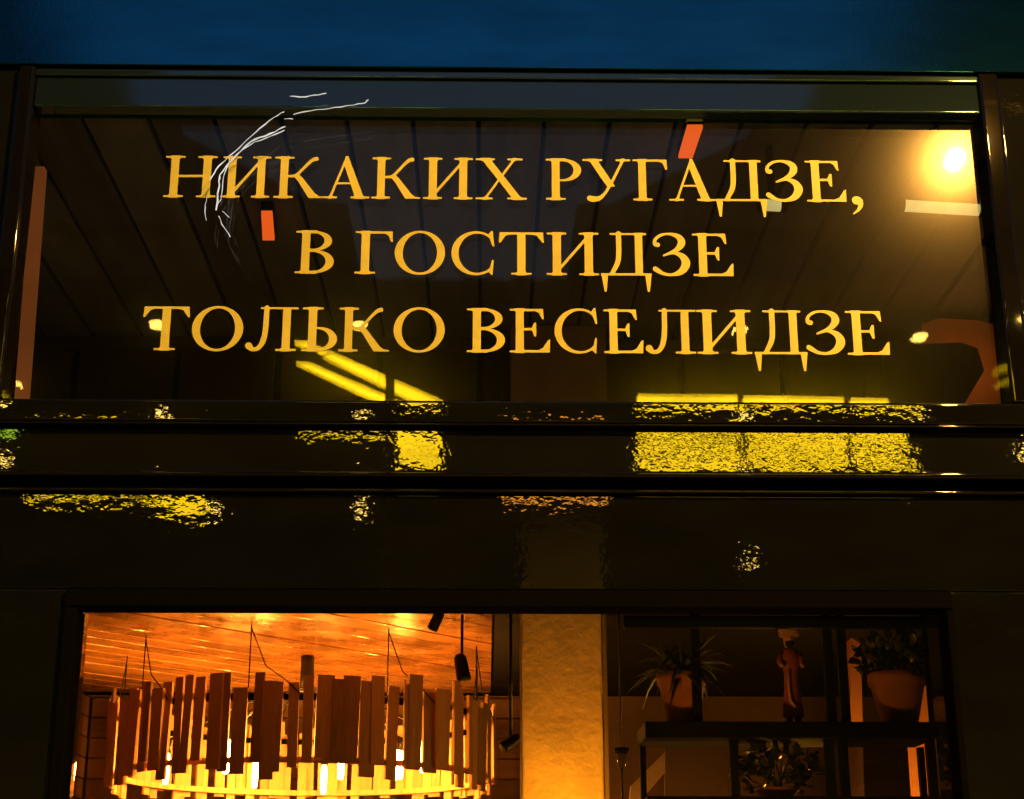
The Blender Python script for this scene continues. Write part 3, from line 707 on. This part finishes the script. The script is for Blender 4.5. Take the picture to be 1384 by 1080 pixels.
def potted(px0, px1, ptop, pbot, b0, b1, label, leaves, nl, spread, h, stems, Y=1.24):
    A, B = P(px0, ptop, Y), P(px1, ptop, Y); cx = (A.x + B.x) / 2; rt = (B.x - A.x) / 2; rb = (P(b1, pbot, Y).x - P(b0, pbot, Y).x) / 2
    zb = zs + 0.001 if pbot < 1000 else z3 + 0.001; hh = A.z - zb
    t = empty("potted_plant", (cx, Y, zb), label, "potted plant", "potted plants on the rack")
    lathe("pot", [(0, 0), (rb, 0), (rt * .93, hh * .78), (rt, hh * .78), (rt * 1.02, hh), (rt * .92, hh), (rt * .86, hh * .85), (0, hh * .84)], (cx, Y, zb), CLAY, t, n=32)
    lathe("soil", [(rt * .86, hh * .86), (rt * .4, hh * .93), (0, hh * .95)], (cx, Y, zb), SOIL, t)
    top = Vector((cx, Y, zb + hh * .9))
    for k in range(stems):
        th = random.uniform(0, 6.28); q = top + Vector((math.cos(th) * spread * .5, math.sin(th) * spread * .4, h * random.uniform(.4, .8)))
        tube("stem", [top + Vector((random.uniform(-.02, .02), random.uniform(-.02, .02), 0)), top.lerp(q, .6) + Vector((0, 0, .02)), q], [.004, .003, .002], LEAF, t, n=5)
    for k in range(nl):
        th = random.uniform(0, 6.28); o = bpy.data.objects.new("leaf", random.choice(leaves)); COL.objects.link(o)
        if leaves is FERN:
            o.location = top + Vector((math.cos(th) * .03, math.sin(th) * .03, random.uniform(-.01, h * .35)))
            o.rotation_euler = (R(random.uniform(-25, 25)), R(random.uniform(-55, 5)), th)
            s = random.uniform(.6, 1.15)
        else:
            rr = spread * math.sqrt(random.random()); o.location = top + Vector((math.cos(th) * rr, math.sin(th) * rr * .8, h * random.uniform(0.05, 1) * (1 - .4 * (rr / spread) ** 2)))
            o.rotation_euler = (R(random.uniform(-60, 60)), R(random.uniform(-70, 30)), th); s = random.uniform(.6, 1.2)
        o.scale = (s, s, s); adopt(o, t)
potted(888, 954, 911, 972, 902, 944, "clay pot with a drooping feathery plant on the rack beside the pillar", FERN, 90, 0.12, 0.15, 6)
potted(1173, 1250, 911, 972, 1194, 1240, "clay pot with a dense leafy bush at the right end of the rack", BUSH, 190, 0.14, 0.16, 8)
potted(1020, 1080, 1066, 1076, 1030, 1070, "dark bushy plant in a low pot on the lower rack shelf", BUSH, 170, 0.13, 0.16, 8)

# ------------------------------------------------------------------ figurine of a bearded man
fx, fy = P(1072, 960, 1.22).x, 1.22
def fz(py): return P(1072, py, 1.22).z
fig = empty("figurine", (fx, fy, zs), "small painted figurine of a bearded man in a tall fur hat on the rack", "figurine")
u = (fz(833) - zs) / 100.0             # one hundredth of its height
def fl(nm, prof, m, dx=0, sy=0.75): 
    o = lathe(nm, [(r * u, z * u) for r, z in prof], (fx + dx * u, fy, zs), m, fig, 20); o.scale = (1, sy, 1); return o
RED = principled("rust_red_cloth", (0.40, 0.10, 0.035), rough=0.6, var=0.3, scale=(60, 60, 60)); CREAM = principled("cream_cloth", (0.7, 0.42, 0.25), rough=0.6); SKIN = principled("painted_skin", (0.6, 0.30, 0.17), rough=0.5)
FUR = principled("brown_fur", (0.45, 0.28, 0.14), rough=0.95, var=0.4, scale=(150, 150, 150), bump=1.0, bscale=(260, 260, 260), bdist=0.004); BEARD = principled("black_beard", (0.01, 0.008, 0.007), rough=0.8)
fl("robe", [(0, 8), (10, 8), (9, 20), (7, 34), (6.5, 47), (8, 54), (9, 62), (7, 68), (3, 71), (0, 71)], RED)
fl("head", [(0, 69), (3.4, 70), (5.2, 74), (5.6, 79), (4.6, 84), (0, 86)], SKIN, sy=.9)
fl("hat", [(5.2, 81), (9.2, 81.5), (9.8, 86), (9.6, 97), (7, 100), (0, 100.5)], FUR, sy=.9)
o = lathe("beard", [(0, -5), (2.5 * 1, -3), (4.4, 0), (4.6, 3), (0, 3.5)], (fx, fy - 2.6 * u, zs + 73 * u), BEARD, fig, 14); o.scale = (u, u * .7, u)
o = lathe("nose", [(0, -1.6), (1.1, -1.0), (.5, 1.6), (0, 1.8)], (fx, fy - 5.2 * u, zs + 78.5 * u), SKIN, fig, 8); o.scale = (u, u, u)
for s in (-1, 1):
    tube("arm", [Vector((fx + s * 7 * u, fy, zs + 66 * u)), Vector((fx + s * 10.5 * u, fy - 2 * u, zs + 58 * u)), Vector((fx + s * 9.5 * u, fy - 6 * u, zs + 54 * u))], [3 * u, 2.9 * u, 2.4 * u], RED, fig, 10)
    o = lathe("hand", [(0, -2.2), (1.8, -1.2), (2.2, .3), (1.4, 1.9), (0, 2.3)], (fx + s * 9.2 * u, fy - 7.5 * u, zs + 53.5 * u), SKIN, fig, 10); o.scale = (u, u, u)
    o = lathe("boot", [(0, 0), (3.2, 0), (3.2, 4), (2.6, 9), (0, 9)], (fx + s * 4 * u, fy, zs + .001), BLACK, fig, 12); o.scale = (u, u * 1.3, u)
    o = lathe("eye", [(0, -.5), (.5, 0), (0, .5)], (fx + s * 2 * u, fy - 4.7 * u, zs + 80 * u), BEARD, fig, 8); o.scale = (u, u, u)
tube("sash", [Vector((fx - 3 * u, fy - 6.5 * u, zs + 50 * u)), Vector((fx - 4.2 * u, fy - 7 * u, zs + 36 * u)), Vector((fx - 3.4 * u, fy - 8 * u, zs + 22 * u)), Vector((fx + .5 * u, fy - 8.6 * u, zs + 15 * u))], [1 * u, 1.2 * u, 1.5 * u, 2 * u], CREAM, fig, 10)

# ------------------------------------------------------------------ things behind the rack
rl = empty("bulb_lamp", P(1160, 1180, 2.3), "bare warm bulb lamp low behind the plant rack lighting the wall", "lamp")
lp = P(1162, 1128, 2.28)
lathe("bulb", [(0, -0.05), (0.025, -0.04), (0.04, -0.01), (0.03, 0.02), (0.014, 0.045), (0.0, 0.05)], lp, emit("rack_bulb", (1.0, 0.40, 0.03), 300.0), rl, n=14)
lathe("lamp_stand", [(0.09, 0.0), (0.09, 0.02), (0.012, 0.03), (0.012, lp.z - 0.15 - 0.05), (0, lp.z - 0.2)], (lp.x, lp.y, 0.15), DARKMETAL, rl)
def slab(name, pts, Y, th, m, label, cat):
    o = prism(name, [P(px, py, Y) for px, py in pts], (0, th, 0), m); return tag(o, label, cat)
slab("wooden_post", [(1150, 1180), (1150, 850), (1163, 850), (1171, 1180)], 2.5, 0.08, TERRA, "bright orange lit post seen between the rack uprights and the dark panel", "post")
slab("dark_cabinet", [(1172, 1180), (1166, 1000), (1226, 1000), (1238, 1180)], 1.7, 0.3, PLANKW, "dark brown wooden cabinet below the right clay pot", "cabinet")
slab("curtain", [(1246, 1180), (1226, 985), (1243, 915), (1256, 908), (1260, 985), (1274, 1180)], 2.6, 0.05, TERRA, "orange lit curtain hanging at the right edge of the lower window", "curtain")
slab("wooden_brace", [(853, 1062), (899, 1016), (899, 1044), (866, 1082), (850, 1100)], 1.9, 0.05, principled("pale_brace_wood", (0.5, 0.32, 0.15), rough=0.6, var=0.2), "slanted pale wooden brace right of the pillar under the shelf", "brace")
slab("board_partition", [(899, 1180), (899, 1000), (985, 1000), (985, 1180)], 2.1, 0.04, BACKW, "ochre partition board under the rack beside the slanted brace", "partition")
cl_ = P(908, 1190, 1.6)
cn = empty("candle_lamp", (cl_.x, cl_.y, 0.15), "small warm candle lamp below the brace and the rack left end", "lamp")
lathe("bulb", [(0, -0.035), (0.016, -0.025), (0.022, 0), (0.012, 0.025), (0, 0.04)], cl_, emit("candle_bulb", (1.0, 0.42, 0.05), 150.0), cn, n=12)
lathe("lamp_stand", [(0.06, 0.0), (0.06, 0.02), (0.009, 0.03), (0.009, cl_.z - 0.15 - 0.037), (0, cl_.z - 0.187)], (cl_.x, cl_.y, 0.15), DARKMETAL, cn)
hk = empty("hanging_lantern", P(840, 980, 0.95), "small dark hanging ring lantern just right of the plaster pillar", "lantern")
q = P(840, 1020, 0.95)
tube("rod", [(q.x, q.y, LC - .015), (q.x, q.y, q.z + 0.028)], 0.0025, DARKMETAL, hk, 6)
lathe("ring", [(0.018, 0.012), (0.024, 0.02), (0.026, 0.012), (0.02, 0.004), (0.018, 0.012)], q, DARKMETAL, hk, 18)
lathe("glass_body", [(0.008, -0.04), (0.014, -0.03), (0.014, 0.0), (0.006, 0.012)], q, principled("amber_glass", (0.5, 0.3, 0.1), rough=0.08), hk, 14)
tube("cord", [(q.x, q.y, q.z - 0.04), (q.x, q.y, q.z - 0.5)], 0.003, DARKMETAL, hk, 6)

# ------------------------------------------------------------------ across the street: what the glass and the gloss paint mirror
lp = P(1292, 213, 4.24); lp = Vector((lp.x, 2 * GY - lp.y, lp.z))
sl = empty("street_lamp", (lp.x + 0.5, lp.y, 0.0), "lit orange street lamp mirrored in the glass at the upper right corner", "street lamp")
lathe("globe", [(0, -0.05), (0.026, -0.043), (0.044, -0.025), (0.05, 0), (0.042, 0.028), (0.026, 0.044), (0.0, 0.05)], lp, E_LAMP, sl, 16)
lathe("lamp_cap", [(0.035, 0.046), (0.04, 0.065), (0.022, 0.10), (0.022, 0.16), (0, 0.165)], lp, principled("rusty_lamp_cap", (0.35, 0.12, 0.05), rough=0.5), sl, 16)
tube("arm", [(lp.x, lp.y, lp.z + .16), (lp.x + .1, lp.y, lp.z + .3), (lp.x + .4, lp.y, lp.z + .3), (lp.x + .5, lp.y, lp.z + .1)], 0.015, DARKMETAL, sl)
tube("pole", [(lp.x + .5, lp.y, 0), (lp.x + .5, lp.y, 1.0), (lp.x + .5, lp.y, lp.z + .1)], [0.06, 0.045, 0.03], DARKMETAL, sl, 12)

SZ = 5.6
arc = empty("arcade", (0, -12, 0), "dark arcade roof with yellow light panels and downlights mirrored in the glass and gloss paint", "arcade")
box("soffit", -9, 9, -17.5, -6.15, SZ, SZ + 0.35, SOFFIT, arc)
for xx in (-8.5, 8.5):
    for yy in (-6.6, -15.4): box("column", xx - .25, xx + .25, yy - .25, yy + .25, 0, SZ - 0.002, RENDERW, arc, bev=0.02)
cc, cd = M(705, 700, SZ), M(815, 700, SZ)
box("column", min(cc.x, cd.x), max(cc.x, cd.x), cc.y - .3, cc.y, 0, SZ - .002, RENDERW, arc, bev=0.02)
d = ray(527, 510); q = EYE + d * ((6.3 - EYE.y) / d.y)
box("post", q.x - .03, q.x + .03, -6.3, -6.24, 0, SZ - .002, BLACK, arc)
def ypanel(pts, m, n=1, gap=0.24):       # a light panel of n lamp strips side by side, dark gaps added to break up its reflection
    (a, b), (c, d) = (pts[0], pts[1]), (pts[2], pts[3])
    L = lambda p, q, t: (p[0] + (q[0] - p[0]) * t, p[1] + (q[1] - p[1]) * t)
    for j in range(n):
        t0, t1 = (j + (gap / 2 * random.uniform(.4, 1.6) if n > 1 and j else 0)) / n, (j + 1 - gap / 2 * (n > 1) * random.uniform(.4, 1.6)) / n
        q = [L(a, d, t0), L(b, c, t0), L(b, c, t1), L(a, d, t1)]
        prism("light_panel", [M(px, py, SZ - 0.012) for px, py in q], (0, 0, 0.0115), m, arc)
ypanel([(862, 534), (997, 535), (999, 643), (860, 642)], E_YEL, 6, .45); ypanel([(1005, 536), (1141, 538), (1143, 643), (1007, 643)], E_YEL, 6, .45); ypanel([(1150, 539), (1200, 540), (1240, 650), (1152, 648)], E_YEL, 6, .45)
ypanel([(398, 462), (415, 462), (600, 543), (562, 543)], E_YEL); ypanel([(400, 490), (418, 491), (545, 545), (515, 545)], E_YEL)
ypanel([(405, 585), (536, 586), (536, 590), (405, 589)], E_YEL); ypanel([(538, 588), (596, 596), (594, 640), (540, 636)], E_YEL, 5, .4)
ypanel([(40, 671), (190, 672), (190, 676), (40, 675)], E_YEL); ypanel([(194, 675), (284, 682), (268, 702), (230, 693)], E_YEL, 4, .35)
ypanel([(680, 671), (820, 671), (822, 677), (680, 677)], E_ORG); ypanel([(0, 583), (26, 583), (26, 592), (0, 592)], emit("green_light_panel", (0.6, 1, 0.05), 10.0))
dme = lathe_mesh("downlight", [(0, -0.012), (0.05, -0.012), (0.054, -0.006), (0.054, 0.0)], 18); dme.materials.append(E_DOWN)
for px, py in ((222, 652), (490, 655), (1001, 655), (1240, 657), (20, 518), (212, 436), (487, 437), (489, 692), (1001, 444), (1011, 760), (1244, 453), (292, 693), (10, 628), (1378, 440), (1378, 615)):
    o = bpy.data.objects.new("downlight", dme); COL.objects.link(o); o.location = M(px, py, SZ - 0.001); adopt(o, arc)

def house(xs, sgn, label):
    y0, y1 = -27.6, -17.6
    t = empty("town_house", (xs + sgn * 9, -21, 0), label, "house", "houses across the street")
    box("wall", min(xs, xs + sgn * 18), max(xs, xs + sgn * 18), y0, y1, 0, 11.5, RENDERW, t)
    box("cornice", min(xs - sgn * .3, xs + sgn * 18.3), max(xs - sgn * .3, xs + sgn * 18.3), y0 - .3, y1 + .3, 11.502, 11.9, RENDERW, t, bev=0.05)
    q = [(0, 11.902), (2.4, 13.2), (5.0, 20), (7.5, 28), (12, 28), (18, 11.902)]  # steep outline shaped to darken the sides of the mirrored sky
    prism("roof", [(xs + sgn * a, y1, b) for a, b in q], (0, y0 - y1, 0), ROOF, t)
    for zz in (7.5, 9.6):
        for k in range(7): box("window", xs + sgn * (1.6 + 2.3 * k) - .6, xs + sgn * (1.6 + 2.3 * k) + .6, y1 - .05, y1 + .02, zz - .6, zz + 1.0, BLACK, t)
house(-2.4, -1, "dark steep roofed town house mirrored at the left of the blue fascia")
house(1.6, 1, "dark steep roofed town house mirrored at the right of the blue fascia")

te = empty("added_end_house", (0, -42, 0), "unseen house added to block the low sky between the two steep roofs", "house")  # added to keep the low sky out of the lower glass
box("wall", -14, 14, -48, -38, 0, 16.5, RENDERW, te)
prism("roof", [(-14.4, -48.3, 16.502), (-14.4, -37.7, 16.502), (-14.4, -43, 19)], (28.8, 0, 0), ROOF, te)
for zz in np.arange(3, 15, 3.4):
    for xx in np.arange(-12, 12, 2.6): box("window", xx, xx + 1.2, -38.05, -37.98, zz, zz + 1.9, BLACK, te)
